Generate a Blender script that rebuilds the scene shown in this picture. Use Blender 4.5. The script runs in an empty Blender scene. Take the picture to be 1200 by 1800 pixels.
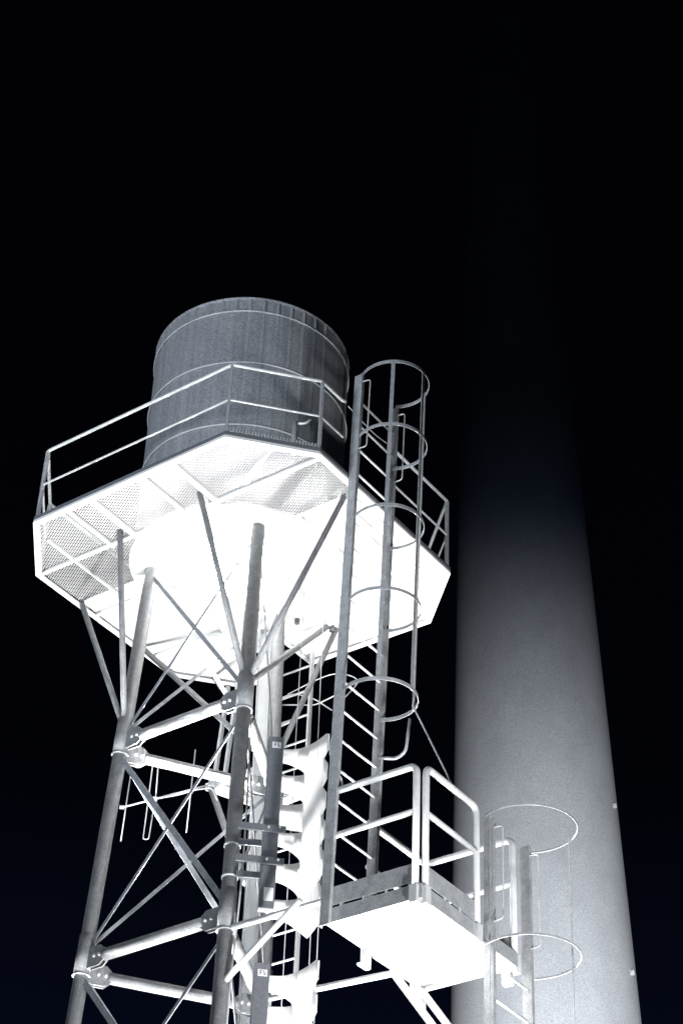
import bpy, bmesh, math, random
from mathutils import Vector, Matrix
random.seed(4)
S = bpy.context.scene
# ---------------------------------------------------------------- camera
cam = bpy.data.cameras.new("camera"); co = bpy.data.objects.new("camera", cam); S.collection.objects.link(co)
cam.sensor_fit = 'VERTICAL'; cam.sensor_height = 36; cam.lens = 71.68; cam.clip_start = .1; cam.clip_end = 3000
rt, up, fw = Vector((.99903, -.02683, .03486)), Vector((-.04399, -.60936, .79167)), Vector((0, .79244, .60995))
co.matrix_world = Matrix(((rt.x, up.x, -fw.x, 0), (rt.y, up.y, -fw.y, 0), (rt.z, up.z, -fw.z, 1.6), (0, 0, 0, 1)))
S.camera = co
S.render.engine = 'CYCLES'
S.render.resolution_x, S.render.resolution_y = 682, 1024
S.view_settings.view_transform = 'Standard'; S.view_settings.look = 'None'
S.view_settings.exposure = 0; S.view_settings.gamma = 1
# ---------------------------------------------------------------- night sky with a faint blue glow low down
W = bpy.data.worlds.new("World"); S.world = W; W.use_nodes = True
wn = W.node_tree; wn.nodes.clear()
N = wn.nodes.new
tc = N('ShaderNodeTexCoord'); sx = N('ShaderNodeSeparateXYZ'); wn.links.new(tc.outputs['Generated'], sx.inputs[0])
ramp = N('ShaderNodeValToRGB'); wn.links.new(sx.outputs['Z'], ramp.inputs[0])
e = ramp.color_ramp.elements
e[0].position = .30; e[0].color = (.0020, .0038, .0115, 1)
e[1].position = .72; e[1].color = (.0006, .0006, .0012, 1)
m = ramp.color_ramp.elements.new(.50); m.color = (.0007, .0009, .0022, 1)
bg = N('ShaderNodeBackground'); wo = N('ShaderNodeOutputWorld')
wn.links.new(ramp.outputs[0], bg.inputs[0]); wn.links.new(bg.outputs[0], wo.inputs[0])
# ---------------------------------------------------------------- frame of the tower: u and w lie level, z is height
TH = math.radians(53.5); CX, CY = -1.30, 20.55
U = Vector((math.cos(TH), math.sin(TH), 0)); Wv = Vector((math.sin(TH), -math.cos(TH), 0)); Zv = Vector((0, 0, 1))
def V(u, w, z): return Vector((CX, CY, 0)) + U*u + Wv*w + Zv*z
# ---------------------------------------------------------------- lamps
def spot(name, loc, target, power, angle, blend, radius, col=(1, 1, 1)):
    l = bpy.data.lights.new(name, 'SPOT'); l.energy = power; l.spot_size = math.radians(angle); l.spot_blend = blend
    l.shadow_soft_size = radius; l.color = col
    o = bpy.data.objects.new(name, l); S.collection.objects.link(o); o.location = loc
    o.rotation_euler = (Vector(target)-Vector(loc)).to_track_quat('-Z', 'Y').to_euler()
    return o
spot('tower_floodlight', V(.1, .35, .6), V(0, .3, 16), 38000, 50, .4, 1.5, (1, 1, 1))
spot('added_uplight', V(-.08, .0, .6), V(-.08, .0, 16), 1500000, 4.8, .5, .12, (1, 1, 1))  # added light: its bounce off the tank floor whitens the leg tops
for u_, w_ in ((-.44, -.72), (-.45, .60), (.66, -.02)):
    spot('added_uplight', V(-.08, .0, .6), V(u_, w_, 16.4), 700000, 2.5, .5, .12, (1, 1, 1))  # added lights, one towards each leg top, to make it glow
spot('rear_floodlight', (-6, 30, .5), (-.6, 20, 10), 52000, 40, .7, .5, (1, 1, 1))
spot('side_floodlight', (5.5, 11.0, .5), (-.5, 20, 11.0), 15000, 40, .7, .5, (.95, .97, 1))
spot('distant_floodlight', (-20, -4, 6), (-1.3, 20.5, 17.5), 34000, 26, .6, 3.0, (.80, .89, 1))
spot('stack_floodlight', (9, 10, .8), (7.2, 60, 12.0), 360000, 63, .98, .8, (.93, .965, 1))
spot('stack_fill', (7.5, 10, .8), (7.2, 60, 14.3), 42000, 65, 1.0, .8, (.34, .54, 1))  # added weak blue light that softens the fade up the shaft
# ---------------------------------------------------------------- materials
def mat(name, col, rough=.5, metal=0., var=.12, scale=6., stretch=(1, 1, 1), bump=0., fine=0., spk=(150, .12)):
    m = bpy.data.materials.new(name); m.use_nodes = True; nt = m.node_tree; b = nt.nodes['Principled BSDF']
    b.inputs['Roughness'].default_value = rough; b.inputs['Metallic'].default_value = metal
    t = nt.nodes.new('ShaderNodeTexCoord'); mp = nt.nodes.new('ShaderNodeMapping'); mp.inputs['Scale'].default_value = stretch
    nt.links.new(t.outputs['Object'], mp.inputs[0])
    n = nt.nodes.new('ShaderNodeTexNoise'); n.inputs['Scale'].default_value = scale; n.inputs['Detail'].default_value = 8
    n.inputs['Roughness'].default_value = .65
    nt.links.new(mp.outputs[0], n.inputs['Vector'])
    r = nt.nodes.new('ShaderNodeValToRGB'); nt.links.new(n.outputs['Fac'], r.inputs[0])
    r.color_ramp.elements[0].position = .3; r.color_ramp.elements[1].position = .7
    r.color_ramp.elements[0].color = (*[c*(1-var) for c in col], 1); r.color_ramp.elements[1].color = (*[min(1, c*(1+var)) for c in col], 1)
    # fine speckle of the surface itself
    sp = nt.nodes.new('ShaderNodeTexNoise'); sp.inputs['Scale'].default_value = spk[0]; sp.inputs['Detail'].default_value = 2
    nt.links.new(t.outputs['Object'], sp.inputs['Vector'])
    mr = nt.nodes.new('ShaderNodeMapRange'); mr.inputs[1].default_value = .3; mr.inputs[2].default_value = .7
    mr.inputs[3].default_value = 1-spk[1]; mr.inputs[4].default_value = 1+spk[1]; nt.links.new(sp.outputs['Fac'], mr.inputs[0])
    mu = nt.nodes.new('ShaderNodeVectorMath'); mu.operation = 'SCALE'; nt.links.new(r.outputs[0], mu.inputs[0]); nt.links.new(mr.outputs[0], mu.inputs['Scale'])
    nt.links.new(mu.outputs[0], b.inputs['Base Color'])
    if bump:
        n2 = nt.nodes.new('ShaderNodeTexNoise'); n2.inputs['Scale'].default_value = fine or 120; n2.inputs['Detail'].default_value = 4
        nt.links.new(t.outputs['Object'], n2.inputs['Vector'])
        bp = nt.nodes.new('ShaderNodeBump'); bp.inputs['Strength'].default_value = bump; bp.inputs['Distance'].default_value = .004
        nt.links.new(n2.outputs['Fac'], bp.inputs['Height']); nt.links.new(bp.outputs[0], b.inputs['Normal'])
    return m
M = {
 'tower': mat('dull_tower_steel', (.19, .195, .20), .6, .1, .25, 9, bump=.5, spk=(70, .25)),
 'galv': mat('galvanised_steel', (.38, .39, .40), .55, .15, .22, 9, bump=.5, spk=(70, .22)),
 'galv_dark': mat('weathered_galvanised_steel', (.24, .25, .27), .55, .2, .3, 12, bump=.6),
 'galv_light': mat('bright_galvanised_steel', (.62, .63, .63), .5, .1, .12, 7, bump=.4),
 'fascia': mat('dull_edge_paint', (.13, .135, .15), .6, 0, .15, 8),
 'plate': mat('pale_deck_plate', (.74, .74, .73), .6, 0, .06, 5),
 'white': mat('white_fibreglass', (.88, .88, .87), .55, 0, .03, 4),
 'housing': mat('grey_plastic_housing', (.13, .135, .15), .6, 0, .12, 20, bump=.4, spk=(70, .2)),
 'tank': mat('streaked_tank_metal', (.30, .31, .33), .6, .1, .20, 3.2, (4.5, 4.5, .12), bump=.3, fine=60, spk=(45, .30)),
 'concrete': mat('pale_concrete', (.33, .33, .33), .85, 0, .10, .9, (1, 1, .6), bump=.6, fine=14, spk=(34, .30)),
 'black': mat('black_rubber', (.03, .03, .03), .6, 0, .1, 10),
 'label': mat('label_plate', (.75, .75, .74), .5, 0, .05, 30),
 'ground': mat('dark_gravel', (.06, .06, .055), .95, 0, .4, 3, bump=1, fine=30),
}
# perforated plate: real through-holes seen as gaps by every ray
def perforated():
    m = bpy.data.materials.new('perforated_plate'); m.use_nodes = True; nt = m.node_tree; b = nt.nodes['Principled BSDF']; out = nt.nodes['Material Output']
    b.inputs['Base Color'].default_value = (.52, .52, .515, 1); b.inputs['Roughness'].default_value = .6
    t = nt.nodes.new('ShaderNodeTexCoord'); mp = nt.nodes.new('ShaderNodeMapping')
    mp.inputs['Rotation'].default_value = (0, 0, -TH); nt.links.new(t.outputs['Object'], mp.inputs[0])
    P = .034
    def hexgrid(off):
        add = nt.nodes.new('ShaderNodeVectorMath'); add.operation = 'ADD'; add.inputs[1].default_value = off
        nt.links.new(mp.outputs[0], add.inputs[0])
        mod = nt.nodes.new('ShaderNodeVectorMath'); mod.operation = 'WRAP'
        mod.inputs[1].default_value = (P/2, P*.866, 1e3); mod.inputs[2].default_value = (-P/2, -P*.866, -1e3)
        nt.links.new(add.outputs[0], mod.inputs[0])
        sep = nt.nodes.new('ShaderNodeSeparateXYZ'); nt.links.new(mod.outputs[0], sep.inputs[0])
        cmb = nt.nodes.new('ShaderNodeCombineXYZ'); nt.links.new(sep.outputs[0], cmb.inputs[0]); nt.links.new(sep.outputs[1], cmb.inputs[1])
        ln = nt.nodes.new('ShaderNodeVectorMath'); ln.operation = 'LENGTH'; nt.links.new(cmb.outputs[0], ln.inputs[0])
        return ln.outputs['Value']
    mn = nt.nodes.new('ShaderNodeMath'); mn.operation = 'MINIMUM'
    nt.links.new(hexgrid((0, 0, 0)), mn.inputs[0]); nt.links.new(hexgrid((P/2, P*.866, 0)), mn.inputs[1])
    lt = nt.nodes.new('ShaderNodeMath'); lt.operation = 'LESS_THAN'; lt.inputs[1].default_value = .0126; nt.links.new(mn.outputs[0], lt.inputs[0])
    tr = nt.nodes.new('ShaderNodeBsdfTransparent'); mx = nt.nodes.new('ShaderNodeMixShader')
    nt.links.new(lt.outputs[0], mx.inputs[0]); nt.links.new(b.outputs[0], mx.inputs[1]); nt.links.new(tr.outputs[0], mx.inputs[2])
    nt.links.new(mx.outputs[0], out.inputs[0])
    return m
M['perf'] = perforated()
# thin white fibreglass lets part of the floodlight through
def translucent(m, f):
    nt = m.node_tree; b = nt.nodes['Principled BSDF']; t = nt.nodes.new('ShaderNodeBsdfTranslucent'); t.inputs[0].default_value = (.95, .95, .95, 1)
    mx = nt.nodes.new('ShaderNodeMixShader'); mx.inputs[0].default_value = f
    nt.links.new(b.outputs[0], mx.inputs[1]); nt.links.new(t.outputs[0], mx.inputs[2]); nt.links.new(mx.outputs[0], nt.nodes['Material Output'].inputs[0])
translucent(M['white'], .8)
# ---------------------------------------------------------------- mesh helpers
class MB:
    def __init__(s): s.b = bmesh.new()
    def box(s, c, ax, ay, az, hx, hy, hz, bev=0.):
        c = Vector(c); vs = []
        for i in (-1, 1):
            for j in (-1, 1):
                for k in (-1, 1): vs.append(s.b.verts.new(c+ax*hx*i+ay*hy*j+az*hz*k))
        fs = [(0, 1, 3, 2), (4, 6, 7, 5), (0, 4, 5, 1), (2, 3, 7, 6), (0, 2, 6, 4), (1, 5, 7, 3)]
        F = [s.b.faces.new([vs[i] for i in f]) for f in fs]
        if bev:
            ed = list({e for f in F for e in f.edges})
            bmesh.ops.bevel(s.b, geom=ed, offset=bev, segments=2, affect='EDGES', profile=.5)
        return s
    def bar(s, a, b, wx, wy, side=None, bev=0.):      # rectangular bar from a to b; wx across `side`, wy across the other axis
        a, b = Vector(a), Vector(b); d = (b-a).normalized(); L = (b-a).length/2
        side = Vector(side) if side is not None else (Zv if abs(d.z) < .9 else U)
        sx_ = (side-d*side.dot(d)).normalized(); sy_ = d.cross(sx_)
        return s.box((a+b)/2, sx_, sy_, d, wx/2, wy/2, L, bev)
    def angle(s, a, b, w, t=.008, side=None):          # L profile
        a, b = Vector(a), Vector(b); d = (b-a).normalized(); L = (b-a).length/2
        side = Vector(side) if side is not None else (Zv if abs(d.z) < .9 else U)
        x = (side-d*side.dot(d)).normalized(); y = d.cross(x); c = (a+b)/2
        return s.profile([(0, -w/2), (t, -w/2), (t, w/2-t), (w, w/2-t), (w, w/2), (0, w/2)], c, x, y, d, L)
    def profile(s, poly, c, x, y, d, L):                # flat polygon in x, y drawn out along d
        A = [s.b.verts.new(c+x*p+y*q-d*L) for p, q in poly]; B = [s.b.verts.new(c+x*p+y*q+d*L) for p, q in poly]
        s.b.faces.new(A[::-1]); s.b.faces.new(B); n = len(poly)
        for i in range(n): s.b.faces.new((A[i], A[(i+1) % n], B[(i+1) % n], B[i]))
        return s
    def channel(s, a, b, w, fl, t=.008, face=None):    # C profile; web faces `face`
        a, b = Vector(a), Vector(b); d = (b-a).normalized(); L = (b-a).length/2
        x = (Vector(face)-d*Vector(face).dot(d)).normalized(); y = d.cross(x); c = (a+b)/2
        h = w/2; return s.profile([(t/2, -h), (t/2, h), (-fl, h), (-fl, h-t), (-t/2, h-t), (-t/2, -h+t), (-fl, -h+t), (-fl, -h)], c, x, y, d, L)
    def tube(s, pts, r, n=12, closed=False, bend=0., cap=True, flat=None):
        pts = [Vector(p) for p in pts]
        if bend and len(pts) > 2:
            q = [pts[0]]
            for i in range(1, len(pts)-1):
                p, a, b = pts[i], pts[i-1], pts[i+1]
                da, db = (a-p).normalized(), (b-p).normalized()
                k = min(bend, (a-p).length*.45, (b-p).length*.45)
                A, B = p+da*k, p+db*k
                for j in range(7):
                    t = j/6; q.append(A*(1-t)**2+p*2*t*(1-t)+B*t*t)
            q.append(pts[-1]); pts = q
        rings = []; m_ = len(pts); prev = None
        for i, p in enumerate(pts):
            if closed: d = (pts[(i+1) % m_]-pts[i-1]).normalized()
            else: d = (pts[min(i+1, m_-1)]-pts[max(i-1, 0)]).normalized()
            if prev is None: x = d.orthogonal().normalized()
            else: x = (prev-d*prev.dot(d)).normalized()
            if flat is not None:
                x = (Vector(flat)-d*Vector(flat).dot(d)).normalized()
            prev = x; y = d.cross(x)
            rr = r[i] if isinstance(r, (list, tuple)) else r
            rings.append([s.b.verts.new(p+(x*math.cos(2*math.pi*k/n)+y*math.sin(2*math.pi*k/n))*rr) for k in range(n)])
        for i in range(m_ if closed else m_-1):
            A, B = rings[i], rings[(i+1) % m_]
            for k in range(n):
                f = s.b.faces.new((A[k], A[(k+1) % n], B[(k+1) % n], B[k])); f.smooth = n > 6
        if cap and not closed:
            s.b.faces.new(rings[0][::-1]); s.b.faces.new(rings[-1])
        return s
    def strip(s, pts, nrm, w, t):                       # flat bar bent along pts; w across z-like axis, t thick towards centre (nrm list)
        rings = []
        for p, n_ in zip(pts, nrm):
            p, n_ = Vector(p), Vector(n_)
            rings.append([s.b.verts.new(p+n_*t*a+Zv*w*b_) for a, b_ in ((-.5, -.5), (.5, -.5), (.5, .5), (-.5, .5))])
        for A, B in zip(rings, rings[1:]):
            for k in range(4): s.b.faces.new((A[k], A[(k+1) % 4], B[(k+1) % 4], B[k]))
        s.b.faces.new(rings[0][::-1]); s.b.faces.new(rings[-1]); return s
    def lathe(s, prof, c, n=96, smooth=True):
        c = Vector(c); R = [[s.b.verts.new(c+Vector((r*math.cos(2*math.pi*k/n), r*math.sin(2*math.pi*k/n), z))) for k in range(n)] for r, z in prof]
        for A, B in zip(R, R[1:]):
            for k in range(n):
                f = s.b.faces.new((A[k], A[(k+1) % n], B[(k+1) % n], B[k])); f.smooth = smooth
        return s
    def prism(s, poly, z0, z1):
        a = [s.b.verts.new(Vector((p.x, p.y, z0))) for p in poly]; b = [s.b.verts.new(Vector((p.x, p.y, z1))) for p in poly]
        s.b.faces.new(a[::-1]); s.b.faces.new(b); n = len(poly)
        for i in range(n): s.b.faces.new((a[i], a[(i+1) % n], b[(i+1) % n], b[i]))
        return s
    def build(s, name, material, parent=None, label=None):
        me = bpy.data.meshes.new(name); bmesh.ops.recalc_face_normals(s.b, faces=s.b.faces); s.b.to_mesh(me); s.b.free()
        me.materials.append(M[material]); o = bpy.data.objects.new(name, me); S.collection.objects.link(o)
        if parent is not None:
            # keep world coordinates: children carry vertices in world space, parents are Empties or meshes
            o.parent = parent; bpy.context.view_layer.update(); o.matrix_parent_inverse = parent.matrix_world.inverted()
        if label: o['label'] = label
        return o
def thing(name, label, cat, loc=(0, 0, 0), group=None):
    o = bpy.data.objects.new(name, None); S.collection.objects.link(o); o.location = loc; o.empty_display_size = .2
    o['label'] = label; o['category'] = cat
    if group: o['group'] = group
    bpy.context.view_layer.update(); return o
def tag(o, label, cat, group=None):
    o['label'] = label; o['category'] = cat
    if group: o['group'] = group
    return o
# ---------------------------------------------------------------- ground
g = MB(); g.box((0, 0, -.5), Vector((1, 0, 0)), Vector((0, 1, 0)), Zv, 1200, 1200, .5)
go = g.build('ground', 'ground'); go['kind'] = 'structure'
# ---------------------------------------------------------------- tower legs
def lin(a, za, b, zb, z): t = (z-za)/(zb-za); return V(a[0]+(b[0]-a[0])*t, a[1]+(b[1]-a[1])*t, z)
LEG = {'L': ((-.60, -.98), (-.64, -1.13)), 'F': ((-.63, .84), (-.70, .88)), 'R': ((1.0, .02), (1.09, .02))}
def lp(k, z): return lin(LEG[k][0], 13.95, LEG[k][1], 11.2, z)
LV = [13.95, 11.2, 8.45, 5.7, 2.95]
tower = thing('lattice_tower', 'tall three legged tubular steel tower with bolted horizontal beams and crossed bracing', 'tower', V(0, 0, 0))
def ring(center, axis, r, t, h):
    mb = MB(); axis = axis.normalized(); mb.tube([center-axis*h/2, center+axis*h/2], r+t, 28); return mb
for k in 'LFR':
    leg = MB().tube([lp(k, 0), lp(k, 16.412)], .083, 28).build('leg', 'tower', tower)
    ax = lp(k, 16)-lp(k, 10)
    for z in LV:
        MB().tube([lp(k, z-.17), lp(k, z+.30)], .094, 28).build('node_sleeve', 'tower', leg)
        MB().tube([lp(k, z-.185), lp(k, z-.172)], .104, 28).build('collar', 'galv', leg)
def beam(a, b, r, dz, plates=True):
    a = Vector(a); b = Vector(b); d = (b-a).normalized()
    o = MB().tube([a+d*.30, b-d*.30], r, 22).build('beam', 'tower', tower)
    if plates:
        for p, s_ in ((a, 1), (b, -1)):
            q = p+d*s_*.20; side = d.cross(Zv).normalized()
            for g_ in (-1, 1):
                c = q+side*g_*.030
                # octagonal gusset plate
                poly = [(-.14, -.10), (-.10, -.12), (.06, -.12), (.13, -.06), (.13, .06), (.06, .12), (-.10, .12), (-.14, .10)]
                MB().profile(poly, c, d*s_, Zv, side, .006).build('gusset_plate', 'tower', o)
                if g_ == (1 if side.y < 0 else -1):
                    for x in (-.02, .06):
                        e_ = c+d*s_*x; MB().tube([e_+side*g_*.004, e_+side*g_*.024], .017, 6).build('bolt', 'galv_light', o)
    return o
for i, z in enumerate(LV):
    beam(lp('L', z), lp('F', z), .068, 0)
    beam(lp('L', z-.14), lp('R', z-.14), .066, 0)
    beam(lp('F', z-.10), lp('R', z-.10), .068, 0)
def brace(a, b, w, m_='galv'): return MB().bar(a, b, w, .012 if w > .03 else w, None).build('brace', m_, tower)
def off(p, q, d=.09):
    v = (q-p).normalized(); return p+v*d, q-v*d
tops = 16.34
for a, b in (('L', 'F'), ('L', 'R'), ('F', 'R')):
    side = (lp(b, 10)-lp(a, 10)).cross(Zv).normalized()
    lv = [tops]+LV
    for i in range(len(lv)-1):
        z1, z0 = lv[i], lv[i+1]
        up_, lo = (0 if i == 0 else -.18), .12
        p, q = off(lp(a, z1+up_)+side*.02, lp(b, z0+lo)+side*.02)
        MB().bar(p, q, .012, .068 if i else .05, side).build('brace', 'galv_dark', tower)
        p, q = off(lp(b, z1+up_)-side*.012, lp(a, z0+lo)-side*.012)
        MB().bar(p, q, .012, .040, side).build('brace', 'galv_dark', tower)
# raking struts that carry the deck
ZD = 16.415
for k, e_ in (('L', (-.50, -2.06)), ('L', (-1.40, -.67)), ('F', (-1.48, .62)), ('F', (-.50, 2.02)), ('F', (1.60, .30)), ('R', (1.72, .34)), ('R', (.70, -2.06)), ('R', (1.78, -1.70))):
    p = lp(k, 14.12); q = V(e_[0], e_[1], ZD); d = (q-p).normalized()
    MB().tube([p+d*.08, q], .036 if k != 'R' or e_[0] < 1.75 else .026, 14).build('deck_strut', 'tower', tower)
# ---------------------------------------------------------------- riser pipe up the tower
riser = MB(); riser.tube([V(1.35, -.24, 0), V(1.35, -.43, 16.35)], .135, 36)
tag(riser.build('riser_pipe', 'plate'), 'thick pale riser pipe standing inside the tower behind the front leg', 'pipe')
# ---------------------------------------------------------------- deck
deck = thing('walkway_deck', 'eight sided perforated steel deck with railing around the foot of the tank', 'deck', V(0, .05, 16.35))
OCT = [(-2.12, -1.42), (-1.28, -2.13), (1.42, -2.13), (2.18, -1.46), (2.20, 1.47), (1.43, 2.26), (-1.33, 2.26), (-2.16, 1.53)]
DZ = 16.40
hole = [(2.205, -.40), (1.57, -.40), (1.57, -.98), (2.19, -.98)]
op = OCT[:4]+[(2.185, -.98), (1.57, -.98), (1.57, -.40), (2.19, -.40)]+OCT[4:]
# perforated floor: ring round the tank, notch left open for the inner ladder
f = MB(); poly = [V(a, b, DZ+.03) for a, b in op]
ov = [f.b.verts.new(p) for p in poly]; n_c = 72; TC = (-.02, .04); RT = 1.32
cv = [f.b.verts.new(V(TC[0]+RT*math.cos(2*math.pi*i/n_c), TC[1]+RT*math.sin(2*math.pi*i/n_c), DZ+.03)) for i in range(n_c)]
eds = [f.b.edges.new((a, b)) for a, b in zip(ov, ov[1:]+ov[:1])]+[f.b.edges.new((a, b)) for a, b in zip(cv, cv[1:]+cv[:1])]
bmesh.ops.triangle_fill(f.b, use_beauty=True, use_dissolve=False, edges=eds)
g2 = f.b.copy(); f2 = MB(); f2.b.free(); f2.b = g2
for bm_, inner in ((f.b, True), (f2.b, False)):
    bmesh.ops.bisect_plane(bm_, geom=bm_.verts[:]+bm_.edges[:]+bm_.faces[:], plane_co=V(-.5, 0, 16.4), plane_no=U, clear_outer=inner, clear_inner=not inner)
f.build('perforated_floor', 'perf', deck)
f2.build('washed_out_floor', 'plate', deck)  # glare built in: perforated deck drawn plain and pale, its holes washed out
MB().prism([V(TC[0]+RT*math.cos(2*math.pi*i/n_c), TC[1]+RT*math.sin(2*math.pi*i/n_c), 0) for i in range(n_c)], DZ+.016, DZ+.05).build('tank_floor', 'plate', deck)
for i in range(8):
    a, b = OCT[i], OCT[(i+1) % 8]
    if i == 3:
        segs = [(a, (2.188, -.98)), ((2.19, -.40), b)]
    else: segs = [(a, b)]
    for p, q in segs:
        P_, Q_ = V(*p, DZ), V(*q, DZ); out_ = (Q_-P_).cross(Zv).normalized()
        cen = V(0, 0, DZ)
        if (P_-cen).dot(out_) < 0: out_ = -out_
        MB().profile([(.006, -.02), (.006, .020), (-.004, .020), (-.004, -.012), (-.075, -.012), (-.075, -.02)], (P_+Q_)/2+Zv*(.0035 if i % 2 else 0), out_, Zv, (Q_-P_).normalized(), (Q_-P_).length/2-.003).build('edge_frame', 'plate', deck)
        MB().profile([(.004, .0205), (.004, .075), (-.003, .075), (-.003, .0205)], (P_+Q_)/2+Zv*(.0035 if i % 2 else 0), out_, Zv, (Q_-P_).normalized(), (Q_-P_).length/2-.001).build('fascia', 'fascia', deck)
CBN = [0]
def cb(p, q, w=.055, h=.035):
    CBN[0] += 1; e_ = -.0013*(CBN[0] % 9); return MB().bar(V(*p, DZ+.008+e_), V(*q, DZ+.008+e_), h, w, Zv).build('cross_beam', 'plate', deck)
for w_ in (-.55, .25, .70):
    cb((-2.10, w_), (-1.22, w_), .075 if w_ != .25 else .05)
cb((-2.05, -.92), (-1.2, -.92), .04); cb((-1.75, -1.52), (-.3, -1.52), .035); cb((-1.26, -2.08), (-1.26, -.4), .05); cb((-1.26, .6), (-1.26, 2.2), .05)
cb((-.45, 1.36), (1.95, 1.36), .03); cb((-.3, 1.95), (1.6, 1.95), .03); cb((1.25, .68), (2.15, .68), .03); cb((.62, 1.2), (.62, 2.2), .04); cb((1.16, .7), (1.16, 2.2), .03)
cb((1.54, -1.5), (1.54, 1.9), .06, .045); cb((.95, -2.1), (.95, -.95), .05); cb((1.57, -1.01), (2.17, -1.01), .05); cb((1.57, -.37), (2.17, -.37), .05)
cb((-.2, -2.1), (-.2, -1.32), .05)
# railing of the deck
HR, MR = 1.12, .58
def railrun(pts, z, r, name, par, m_='galv_light', bend=.05, closed=False):
    return MB().tube([V(a, b, z) for a, b in pts], r, 10, bend=bend).build(name, m_, par)
IN = [(a*.985, b*.985) for a, b in OCT]
gr = MB()
par = MB().tube([V(-.86, IN[6][1]+.02, DZ+HR), V(-.92, IN[6][1], DZ+HR), V(*IN[6], DZ+HR), V(*IN[7], DZ+HR), V(*IN[0], DZ+HR), V(*IN[1], DZ+HR), V(*IN[2], DZ+HR), V(*IN[3], DZ+HR), V(2.16, -1.0, DZ+HR)], .021, 10, bend=.03).build('handrail', 'galv_light', deck)
MB().tube([V(2.16, -.38, DZ+HR), V(*IN[4], DZ+HR), V(*IN[5], DZ+HR), V(.10, IN[5][1], DZ+HR)], .021, 10, bend=.03).build('handrail', 'galv_light', deck)
MB().tube([V(-.86, IN[6][1], DZ+MR), V(*IN[6], DZ+MR), V(*IN[7], DZ+MR), V(*IN[0], DZ+MR), V(*IN[1], DZ+MR), V(*IN[2], DZ+MR), V(*IN[3], DZ+MR), V(2.16, -1.0, DZ+MR)], .014, 8, bend=.03).build('middle_rail', 'galv_light', deck)
MB().tube([V(2.16, -.38, DZ+MR), V(*IN[4], DZ+MR), V(*IN[5], DZ+MR), V(.10, IN[5][1], DZ+MR)], .014, 8, bend=.03).build('middle_rail', 'galv_light', deck)
for a, b in IN+[(2.17, -1.0), (2.17, -.38)]:
    MB().bar(V(a, b, DZ+.05), V(a, b, DZ+HR-.02), .05, .03, V(a, b, 0)-V(0, 0, 0)).build('post', 'galv', deck)
MB().tube([V(-.80, 2.24, DZ+HR-.02), V(-.3, 2.26, DZ+HR-.10), V(.05, 2.24, DZ+HR-.02)], .006, 6, bend=.2).build('safety_chain', 'galv_light', deck)
# row of clips along the front edge
for i in range(30):
    t = (i+.5)/30; p = V(OCT[7][0]+(OCT[6][0]-OCT[7][0])*t, OCT[7][1]+(OCT[6][1]-OCT[7][1])*t, DZ+.105); MB().box(p, U, Wv, Zv, .010, .010, .02).build('edge_clip', 'galv', deck)
# valve on the deck beside the tank
vt = thing('drain_valve', 'small upright drain valve with a handle in front of the dark tank', 'valve', V(-1.44, 1.96, DZ+.05))
MB().tube([V(-1.44, 1.96, DZ+.04), V(-1.44, 1.96, DZ+.52)], .034, 14).build('pipe', 'galv', vt)
MB().tube([V(-1.44, 1.96, DZ+.20), V(-1.52, 1.78, DZ+.22), V(-1.3, 1.3, DZ+.25), V(-1.0, .9, DZ+.25)], .032, 12, bend=.08).build('elbow', 'galv_light', vt)
MB().tube([V(-1.44, 1.96, DZ+.50), V(-1.38, 2.06, DZ+.50), V(-1.33, 2.10, DZ+.58)], .014, 8, bend=.03).build('handle', 'galv_light', vt)
for a_, b_ in ((1.272, .048), (1.645, .328)):
    MB().tube([V(a_, b_, DZ+.04), V(a_, b_, DZ-.05)], .035, 12).build('drain_nozzle', 'housing', deck)
MB().box(V(1.545, -.77, DZ-.005), U, Wv, Zv, .03, .09, .006).build('vent_grille', 'housing', deck)
# ---------------------------------------------------------------- tank
TW = V(TC[0], TC[1], 0); tank = thing('water_tank', 'dark round water tank with thin bright hoops on top of the deck', 'water tank', V(TC[0], TC[1], DZ+.05))
ZT = 19.81; n = 264; mb = MB(); rows = [DZ+.06, 17.2, 18.2, 19.0, 19.57, 19.575, ZT]; R_ = []
for z in rows:
    ringv = []
    for k in range(n):
        a = 2*math.pi*k/n; rr = 1.28+((.013 if z > 19.57 else .003) if k % 6 == 0 else 0)
        ringv.append(mb.b.verts.new(TW+Vector((rr*math.cos(a), rr*math.sin(a), z))))
    R_.append(ringv)
for A, B in zip(R_, R_[1:]):
    for k in range(n): mb.b.faces.new((A[k], A[(k+1) % n], B[(k+1) % n], B[k]))
mb.build('tank_wall', 'tank', tank)
MB().lathe([(1.278, ZT-.02), (1.30, ZT), (1.30, ZT+.012), (.9, ZT+.12), (.02, ZT+.20)], TW, 96).build('tank_roof', 'tank', tank)
for z in (19.58, 18.70, 17.68):
    h = MB(); h.tube([TW+Vector((1.296*math.cos(2*math.pi*k/120), 1.296*math.sin(2*math.pi*k/120), z)) for k in range(120)], .011, 8, closed=True)
    h.build('hoop', 'galv_light', tank)
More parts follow.
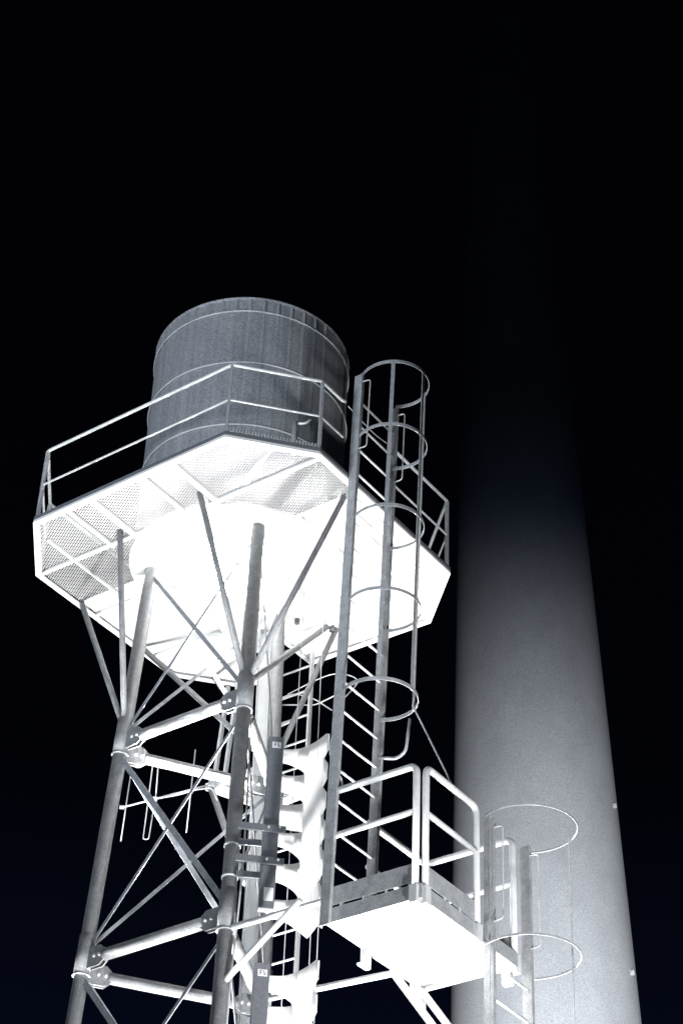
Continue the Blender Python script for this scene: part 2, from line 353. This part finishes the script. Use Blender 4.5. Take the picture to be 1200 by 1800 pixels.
# ---------------------------------------------------------------- caged ladders
def caged_ladder(label, foot, railA, railB, wA, z0, z1, rungs, hoops, hc, hr, strap_angles, zs, group=None, cagefoot=None, grabs=True, rm='galv', hw=.045):
    # railA/railB: (u at z1, u at z0); wA: w of the ladder plane
    t = thing('caged_ladder', label, 'ladder', foot, group)
    def ru(r_, z): return r_[0]+(r_[1]-r_[0])*(z1-z)/(z1-z0)
    for r_, sgn in ((railA, -1), (railB, 1)):
        o = MB().channel(V(r_[0], wA, z1), V(r_[1], wA, z0), .112, .045, .009, U*(-1)).build('ladder_rail', rm, t)
    for z in rungs:
        MB().tube([V(ru(railA, z)+.006, wA, z), V(ru(railB, z)-.006, wA, z)], .014, 10).build('rung', 'galv_light', t)
    hz = []
    for z in hoops:
        s_ = ru(railA, z)-railA[0]; c = (hc[0]+s_, hc[1]); pts = []; nr = []
        ua, ub = ru(railA, z), ru(railB, z)
        a0 = math.atan2(wA+.03-c[1], ua-c[0]); a1 = math.atan2(wA+.03-c[1], ub-c[0])
        if a0 < 0: a0 += 2*math.pi
        # sweep from rail A round the outside to rail B
        for i in range(41):
            a = a0+(a1-a0)*i/40; pts.append(V(c[0]+hr*math.cos(a), c[1]+hr*math.sin(a), z)); nr.append(U*math.cos(a)+Wv*math.sin(a))
        pts = [V(ua, wA+.04, z)]+pts+[V(ub, wA+.04, z)]; nr = [nr[0]]+nr+[nr[-1]]
        MB().strip(pts, nr, hw, .008).build('cage_hoop', 'galv', t); hz.append((z, c))
    for a in strap_angles:
        za, zb = max(hoops)+.02, zs
        ca = (hc[0]+ru(railA, za)-railA[0], hc[1]); cb_ = (hc[0]+ru(railA, zb)-railA[0], hc[1])
        d = U*math.cos(a)+Wv*math.sin(a)
        MB().bar(V(ca[0]+(hr-.010)*math.cos(a), ca[1]+(hr-.010)*math.sin(a), za), V(cb_[0]+(hr-.010)*math.cos(a), cb_[1]+(hr-.010)*math.sin(a), zb), hw, .008, Zv.cross(d)).build('cage_strap', rm, t)
    if grabs:
        for r_ in (railA, railB):
            zt, zb = z1-.12, z1-1.16; ut, ub_ = ru(r_, zt), ru(r_, zb)
            MB().tube([V(ut+.01, wA+.05, zt), V(ut+.05, wA+.14, zt+.02), V(ub_+.05, wA+.14, zb), V(ub_+.01, wA+.05, zb-.03)], .008, 8, bend=.04).build('grab_handle', 'galv_light', t)
    return t, ru
lad, ru = caged_ladder('tall upper ladder with safety cage rising from the landing past the deck edge', V(-.6, 2.32, 10.6),
    (-.73, -.955), (.02, -.20), 2.33, 10.62, 18.0, [10.98+.368*i for i in range(19)], [18.0, 17.0, 15.78, 14.60, 13.40],
    (-.36, 2.60), .42, [math.radians(d) for d in (148, 88, 30)], 13.38)
# open bottom of the cage: a bent foot bar
MB().tube([V(-.14, 2.36, 12.93), V(-.02, 2.52, 12.93), V(.0, 2.62, 13.0), V(-.02, 2.68, 13.38)], .018, 8, bend=.06).build('cage_foot', 'galv', lad)
low, _ = caged_ladder('lower caged ladder rising to the landing in front of the chimney', V(.62, 3.46, 0),
    (.30, .14), (1.02, .99), 3.47, 0, 12.08, [10.45-.352*i for i in range(28)], [12.08, 10.62, 9.16, 7.7, 6.24, 4.78, 3.8],
    (.70, 3.70), .52, [math.radians(d) for d in (200, 28)], 3.8, rm='galv', hw=.023)
# ---------------------------------------------------------------- landing platform
PZ = 10.70
pf = thing('landing_platform', 'small square landing with toe boards and rounded tube railings below the upper ladder', 'platform', V(.05, 2.8, PZ))
u0, u1, w0, w1 = -.86, .96, 2.26, 3.40
MB().box(V((u0+u1)/2, (w0+w1)/2, PZ+.01), U, Wv, Zv, (u1-u0)/2-.01, (w1-w0)/2-.01, .02).build('floor_plate', 'plate', pf)
def side(a, b, z0, z1, name, m_='galv', t=.006):
    A, B = V(*a, (z0+z1)/2), V(*b, (z0+z1)/2); d = (B-A).normalized()
    return MB().box((A+B)/2, d, d.cross(Zv).normalized(), Zv, (B-A).length/2, t, (z1-z0)/2).build(name, m_, pf)
cn = [(u0, w0+.10), (u0, w1), (u1, w1), (u1, w0), (u0, w0)]
side((u0, w0+.10), (u0, w1-.005), PZ-.018, PZ+.14, 'edge_beam'); side((u0, w0+.10), (u0, w1-.09), PZ+.168, PZ+.37, 'toe_board')
side((u0+.01, w1), (u1-.01, w1), PZ-.018, PZ+.14, 'edge_beam'); side((u0+.09, w1), (.12, w1), PZ+.168, PZ+.37, 'toe_board')
side((u1, w0), (u1, w1-.01), PZ-.018, PZ+.14, 'edge_beam'); side((u1, w0), (u1, w1-.06), PZ+.168, PZ+.37, 'toe_board')
side((.0, w0), (u1-.01, w0), PZ-.018, PZ+.14, 'edge_beam'); side((.0, w0), (u1-.05, w0), PZ+.168, PZ+.37, 'toe_board')
for i in range(4):
    for a_, b_ in (((u0+.005, w0+.2+i*.27), None), ((u0+.15+i*.28, w1-.005), None)):
        MB().box(V(*a_, PZ+.154), U, Wv, Zv, .012, .012, .02).build('toe_board_clip', 'galv_light', pf)
TZ, TM = PZ+1.47, PZ+.95
def frame(pts, name='rail_frame', r=.036, bend=.09): return MB().tube([V(*p) for p in pts], r, 14, bend=bend).build(name, 'galv_light', pf)
# left frame
pA = frame([(u0, w0+.0, TZ), (u0, w1-.06, TZ), (u0, w1-.06, PZ+.0)]); frame([(u0, w0+.0, TM), (u0, w1-.06, TM)], 'middle_rail', .031, 0)
# right frame
frame([(u0+.08, w1, PZ+.0), (u0+.08, w1, TZ), (.17, w1, TZ), (.17, w1, PZ+.0)]); frame([(u0+.08, w1, TM), (.17, w1, TM)], 'middle_rail', .031, 0)
# rear frame wrapping the far corner
frame([(-.14, w0, TZ), (u1, w0, TZ), (u1, w1-.04, TZ), (u1, w1-.04, PZ)]); frame([(-.14, w0, TM), (u1, w0, TM), (u1, w1-.04, TM)], 'middle_rail', .031)
frame([(u1, w0, TZ-.05), (u1, w0, PZ)], 'post', .034, 0)
for p in ((u0, w1-.06), (u0+.08, w1), (.17, w1), (u1, w1-.04)):
    MB().box(V(*p, PZ+.03), U, Wv, Zv, .045, .045, .10, .004).build('post_foot', 'galv_light', pf)
MB().box(V(-.15, w0+.02, PZ-.10), U, Wv, Zv, .05, .03, .10).build('hanger_bracket', 'plate', pf)
MB().box(V(-.19, w0+.02, PZ-.19), U, Wv, Zv, .07, .03, .012).build('hanger_bracket', 'plate', pf)
MB().box(V(.80, w0+.02, PZ-.11), U, Wv, Zv, .10, .03, .10).build('hanger_bracket', 'plate', pf)
MB().box(V(.87, w0+.02, PZ-.19), U, Wv, Zv, .045, .03, .07).build('hanger_bracket', 'plate', pf)
MB().box(V(u1-.04, w1-.10, PZ-.10), U, Wv, Zv, .035, .05, .10).build('hanger_bracket', 'plate', pf)
for u_ in (.30, .86):
    d = Vector((0, .50, -.70)); MB().bar(V(u_, w0+.04, PZ-.06), V(u_, w0+.04+.5*2.3, PZ-.06-.7*2.3), .085, .06, U).build('knee_brace', 'galv_light', pf)
# tie rods from the tower to the landing
MB().tube([lp('F', 11.05), V(-.80, 2.30, 10.98)], .034, 12).build('tie_tube', 'galv_light', pf)
MB().tube([lp('F', 10.42), V(-.92, 2.0, 11.0)], .034, 12).build('tie_tube', 'galv_light', pf)
MB().tube([lp('R', 11.16), V(.34, 2.3, PZ-.06)], .036, 12).build('tie_tube', 'galv_light', pf)
# ---------------------------------------------------------------- panel antennas with curved screens
def antenna(label, dz, ext):
    X = Vector((1, 0, 0)); Y = Vector((0, 1, 0))
    t = thing('panel_antenna', label, 'antenna', Vector((-.60, 19.3, 11.2+dz)), 'panel antennas stacked on the front leg')
    hb = MB().box(Vector((-.605, 19.30, (11.2+13.27)/2+dz)), (X+Y*.12).normalized(), (Y-X*.12).normalized(), Zv, .083, .055, (13.27-11.2)/2, .008).build('housing', 'housing', t)
    f = (Y-X*.12).normalized()*-1; xx = (X+Y*.12).normalized()
    pb = MB().box(Vector((-.600, 19.30, 13.16+dz))+f*.058, xx, f, Zv, .048, .003, .036).build('label_plate', 'label', t)
    gl = MB()
    for a_, b_, w_, h_ in ((-.024, .0, .004, .026), (-.012, .022, .010, .004), (-.012, .0, .008, .004), (.014, .010, .004, .018), (.024, -.004, .008, .004), (.030, -.014, .004, .010), (.02, -.024, .010, .003)):
        gl.box(Vector((-.600, 19.30, 13.16+dz))+f*.0625+xx*a_+Zv*b_, xx, f, Zv, w_, .0016, h_)
    gl.build('lettering', 'housing', pb)
    MB().box(Vector((-.590, 19.30, 11.36+dz))+f*.058, xx, f, Zv, .05, .003, .075).build('data_plate', 'label', t)
    # curved screen with lens shaped slots
    zs_ = [12.92, 12.56, 12.21, 11.85, 11.43]; H = [.095, .095, .03, .125, .125]
    ns = 60; cols = []
    def pos(s, z):
        x = -.60+.575*s; y = 19.37+.02*math.sin(math.pi*s)-.42*max(0, s-.35)**1.7
        return Vector((x, y, z+dz))
    def zt(s): return 13.19+.13*s**2.5
    def zb(s):
        if s < .25: return 11.14
        if s < .76: return 11.14-.24*((s-.25)/.51)**1.5
        return 10.90+.15*((s-.76)/.24)**1.2
    def hh(j, s):
        a = H[j]*max(0, 1-(s/.57)**2.4)**.75 if s < .57 else 0
        b = .085*((s-.93)/.07)**.8 if s > .93 else 0
        return a, b
    mb = MB()
    def xs(i): return i/ns
    for i in range(ns):
        s0, s1 = xs(i), xs(i+1)
        def ints(s):
            L = [zt(s)-(.035*max(0, (s-.95)/.05))]
            for j, c in enumerate(zs_):
                a, b = hh(j, s); off_ = (.13 if s > .8 else 0)
                L += [c+off_+a*1.55+b-.05, c+off_-.05-a*.12-b]
            L.append(zb(s)); return L
        A, B = ints(s0), ints(s1)
        for k in range(0, len(A), 2):
            a1, a2, b1, b2 = A[k], A[k+1], B[k], B[k+1]
            m_ = max(1, int((a1-a2)/.12))
            for q in range(m_):
                t0, t1 = q/m_, (q+1)/m_
                vs = [mb.b.verts.new(p) for p in (pos(s0, a1+(a2-a1)*t0), pos(s0, a1+(a2-a1)*t1), pos(s1, b1+(b2-b1)*t1), pos(s1, b1+(b2-b1)*t0))]
                fc = mb.b.faces.new(vs); fc.smooth = True
    bmesh.ops.remove_doubles(mb.b, verts=mb.b.verts, dist=.0004)
    o = mb.build('screen', 'white', t); md = o.modifiers.new('thickness', 'SOLIDIFY'); md.thickness = .006
    if ext:
        for z in (12.05+dz, 11.67+dz):
            MB().bar(Vector((-.94, 19.16, z+.06)), Vector((-.44, 19.16, z+.02)), .075, .03, Zv).build('clamp_arm', 'housing', t)
            MB().bar(Vector((-.94, 19.38, z-.02)), Vector((-.66, 19.38, z-.03)), .07, .03, Zv).build('clamp_arm', 'housing', t)
            c = lp('F', z-.02); MB().tube([c-Zv*.012, c+Zv*.012], .092, 24).build('clamp_band', 'galv_light', t)
            for x_ in (-.62, -.50): MB().tube([Vector((x_, 19.144, z+.04)), Vector((x_, 19.122, z+.04))], .012, 6).build('bolt', 'galv_light', t)
    return t
antenna('upper panel antenna, grey housing and white curved slotted screen, clamped beside the front tower leg', 0, True)
antenna('lower panel antenna with white curved slotted screen at the bottom edge, below the other', -2.68, True)
# support mast for the antennas
# ---------------------------------------------------------------- inner ladder, rear landing, rear ladder
il = thing('inner_ladder', 'narrow ladder with thin rungs leading up through the notch in the deck', 'ladder', V(2.0, -.5, 0))
for w_ in (-.23, -.74): MB().bar(V(2.0, w_, 0), V(2.0, w_, 17.6), .06, .03, U).build('ladder_rail', 'galv_light', il)
for i in range(42): MB().tube([V(2.0, -.73, 17.35-.375*i), V(2.0, -.24, 17.35-.375*i)], .014, 8).build('rung', 'galv_light', il)
MB().tube([V(2.03, -.74, 15.9), V(2.05, -.55, 15.92), V(2.18, -.42, 15.9), V(2.3, -.37, 15.9), V(2.6, -.32, 15.88)], .009, 8, bend=.08).build('cage_hoop', 'galv_light', il)
MB().tube([V(2.1, -.76, 15.84), V(2.38, -.43, 15.88), V(2.36, -.14, 15.9), V(2.3, .1, 15.9)], .009, 8, bend=.08).build('cage_hoop', 'galv_light', il)
MB().tube([V(2.0, -.73, 15.44), V(2.0, -.50, 15.46)], .016, 8).build('step_peg', 'galv_light', il)
rl = thing('rear_landing', 'small triangular slotted landing hung behind the tower on two straps', 'platform', V(2.1, -1.5, 15))
LZ = 15.0
MB().prism([V(2.12, -1.95, 0), V(2.10, -.92, 0), V(2.95, -1.0, 0), V(3.0, -1.6, 0)], LZ, LZ+.03).build('landing_floor', 'galv_light', rl)
for a, b in (((2.12, -1.95), (2.10, -.92)), ((2.10, -.92), (2.95, -1.0)), ((2.95, -1.0), (3.0, -1.6)), ((3.0, -1.6), (2.12, -1.95))):
    MB().bar(V(*a, LZ-.02), V(*b, LZ-.02), .08, .05, Zv).build('edge_frame', 'plate', rl)
for i in range(18): MB().bar(V(2.2+.04*i, -1.75+.008*i, LZ-.006), V(2.2+.04*i, -1.02, LZ-.006), .014, .014, Zv).build('floor_slat', 'galv_dark', rl)
for w_ in (-1.72, -1.55): MB().bar(V(2.0, w_, LZ), V(2.0, w_+.1, 16.36), .05, .04, U).build('hanger_strap', 'galv_light', rl)
MB().bar(V(2.1, -1.45, LZ), V(2.0, -1.30, 16.36), .02, .02, U).build('hanger_strap', 'galv_light', rl)
MB().tube([V(2.15, -1.9, LZ-.04), V(1.4, -.6, 12.9)], .042, 12).build('support_strut', 'galv', rl)
MB().tube([V(2.5, -1.0, LZ-.04), V(1.15, .02, 13.2)], .035, 12).build('support_strut', 'galv_light', rl)
# ---------------------------------------------------------------- three element aerial
ya = thing('yagi_antenna', 'thin aerial with upright rods and a folded dipole reaching left of the tower', 'antenna', Vector((-1.48, 22.9, 14.72)))
Yy = 22.9
MB().tube([Vector((-2.64, Yy, 14.33)), Vector((-1.48, Yy, 14.74))], .013, 8).build('boom', 'galv_light', ya)
MB().tube([Vector((-2.555, Yy, 14.82)), Vector((-2.585, Yy, 13.86))], .008, 8).build('element_rod', 'galv_light', ya)
MB().tube([Vector((-1.755, Yy, 15.23)), Vector((-1.775, Yy, 14.02))], .008, 8).build('element_rod', 'galv_light', ya)
MB().tube([Vector((-2.205, Yy, 14.50)), Vector((-2.215, Yy, 15.00)), Vector((-2.285, Yy, 15.00)), Vector((-2.31, Yy, 13.90)), Vector((-2.24, Yy, 13.90)), Vector((-2.21, Yy, 14.46))], .008, 8, bend=.035).build('folded_dipole', 'galv_light', ya)
MB().box(Vector((-2.62, Yy, 14.34)), Vector((1, 0, 0)), Vector((0, 1, 0)), Zv, .03, .015, .02, .004).build('boom_cap', 'galv_light', ya)
MB().box(Vector((-2.215, Yy, 14.48)), Vector((1, 0, 0)), Vector((0, 1, 0)), Zv, .03, .02, .025, .004).build('feed_box', 'galv_light', ya)
MB().box(Vector((-1.50, Yy, 14.76)), Vector((1, 0, 0)), Vector((0, 1, 0)), Zv, .05, .03, .06, .006).build('mount_bracket', 'galv', ya)
MB().tube([Vector((-2.22, Yy-.01, 14.47)), Vector((-1.9, Yy-.02, 14.55)), Vector((-1.7, Yy-.02, 14.63)), Vector((-1.5, Yy, 14.68)), Vector((-1.42, Yy, 14.5))], .008, 8, bend=.05).build('feed_cable', 'galv_light', ya)
# ---------------------------------------------------------------- loose cables and wires
def cable(label, pts, r=.009, m_='galv_light'):
    P_ = [Vector(p) for p in pts]; q = []
    for i in range(len(P_)-1):
        p0, p1, p2, p3 = P_[max(i-1, 0)], P_[i], P_[i+1], P_[min(i+2, len(P_)-1)]
        for j in range(8):
            t = j/8; q.append(.5*((2*p1)+(p2-p0)*t+(2*p0-5*p1+4*p2-p3)*t*t+(3*p1-p0-3*p2+p3)*t**3))
    q.append(P_[-1]); return tag(MB().tube(q, r, 6).build('cable', m_), label, 'cable')
cable('thin dark wire slanting from the ladder cage down towards the chimney', [V(-.21, 2.84, 13.4), V(-.19, 3.36, 12.22)], .009, 'galv')
cable('thin hanging wire left of the slotted white screens', [Vector((-.40, 19.9, 15.9)), Vector((-.40, 19.9, 12)), Vector((-.38, 19.9, 7))], .005)
cable('thin upright wire hanging in the gap between the two white screens, left of the pair', [Vector((-.17, 21.0, 16.3)), Vector((-.15, 20.4, 13)), Vector((-.13, 19.9, 11)), Vector((-.13, 19.9, 6))], .005)
cable('thin upright wire nearest the landing in the gap between the two white screens', [Vector((-.055, 19.9, 13)), Vector((-.05, 19.9, 10)), Vector((-.05, 19.9, 6))], .005)
cable('looping cable on the back of the upper ladder rail', [V(-.80, 2.25, 13.6), V(-.72, 2.2, 13.2), V(-.80, 2.2, 12.7), V(-.70, 2.3, 12.35), V(-.85, 2.25, 12.1)], .009)
cable('dark cable running down the pale riser pipe', [V(.62, -.04, 16.2), V(.66, 0, 14), V(.70, .0, 12), V(.72, .02, 9), V(.72, .02, 5)], .008, 'housing')
cable('bundled cable beside the inner edge of the front leg', [lp('F', 16)+U*.12, lp('F', 14)+U*.14, lp('F', 12)+U*.20, lp('F', 10)+U*.14, lp('F', 6)+U*.14], .010)
cable('crossing wire drooping between the inner ladder and upper ladder', [V(2.0, -.6, 15.9), V(1.3, .6, 15.4), V(.2, 1.8, 14.3), V(-.8, 2.3, 13.3)], .007)
# ---------------------------------------------------------------- chimney
ch = thing('chimney', 'huge round tapering concrete chimney behind the tower, fading into the dark sky', 'chimney', (7.55, 60, 0))
mb = MB(); ax = lambda z: Vector((7.58-.0195*z, 60, z)); n = 160; RR = []
prof = [(z, 3.85-.031*z) for z in range(0, 78, 3)]
for z, r in prof:
    RR.append([mb.b.verts.new(ax(z)+Vector((r*math.cos(2*math.pi*k/n), r*math.sin(2*math.pi*k/n), 0))) for k in range(n)])
for A, B in zip(RR, RR[1:]):
    for k in range(n):
        f_ = mb.b.faces.new((A[k], A[(k+1) % n], B[(k+1) % n], B[k])); f_.smooth = True
mb.build('shaft', 'concrete', ch)
rim = MB(); c = ax(75)
rim.tube([c+Vector((1.53*math.cos(2*math.pi*k/80), 1.53*math.sin(2*math.pi*k/80), 0)) for k in range(80)], .12, 8, closed=True); rim.build('rim', 'concrete', ch)
for x_, z in ((9.33, 35.1), (9.58, 29.15)):
    r = 3.85-.031*z; c = ax(z); dx = x_-c.x; yy = 60-math.sqrt(max(0, r*r-dx*dx)); rd = Vector((dx, yy-60, 0)).normalized()
    MB().box(Vector((x_, yy, z))+rd*.05, rd, Zv.cross(rd), Zv, .05, .05, .07).build('clip', 'white', ch)
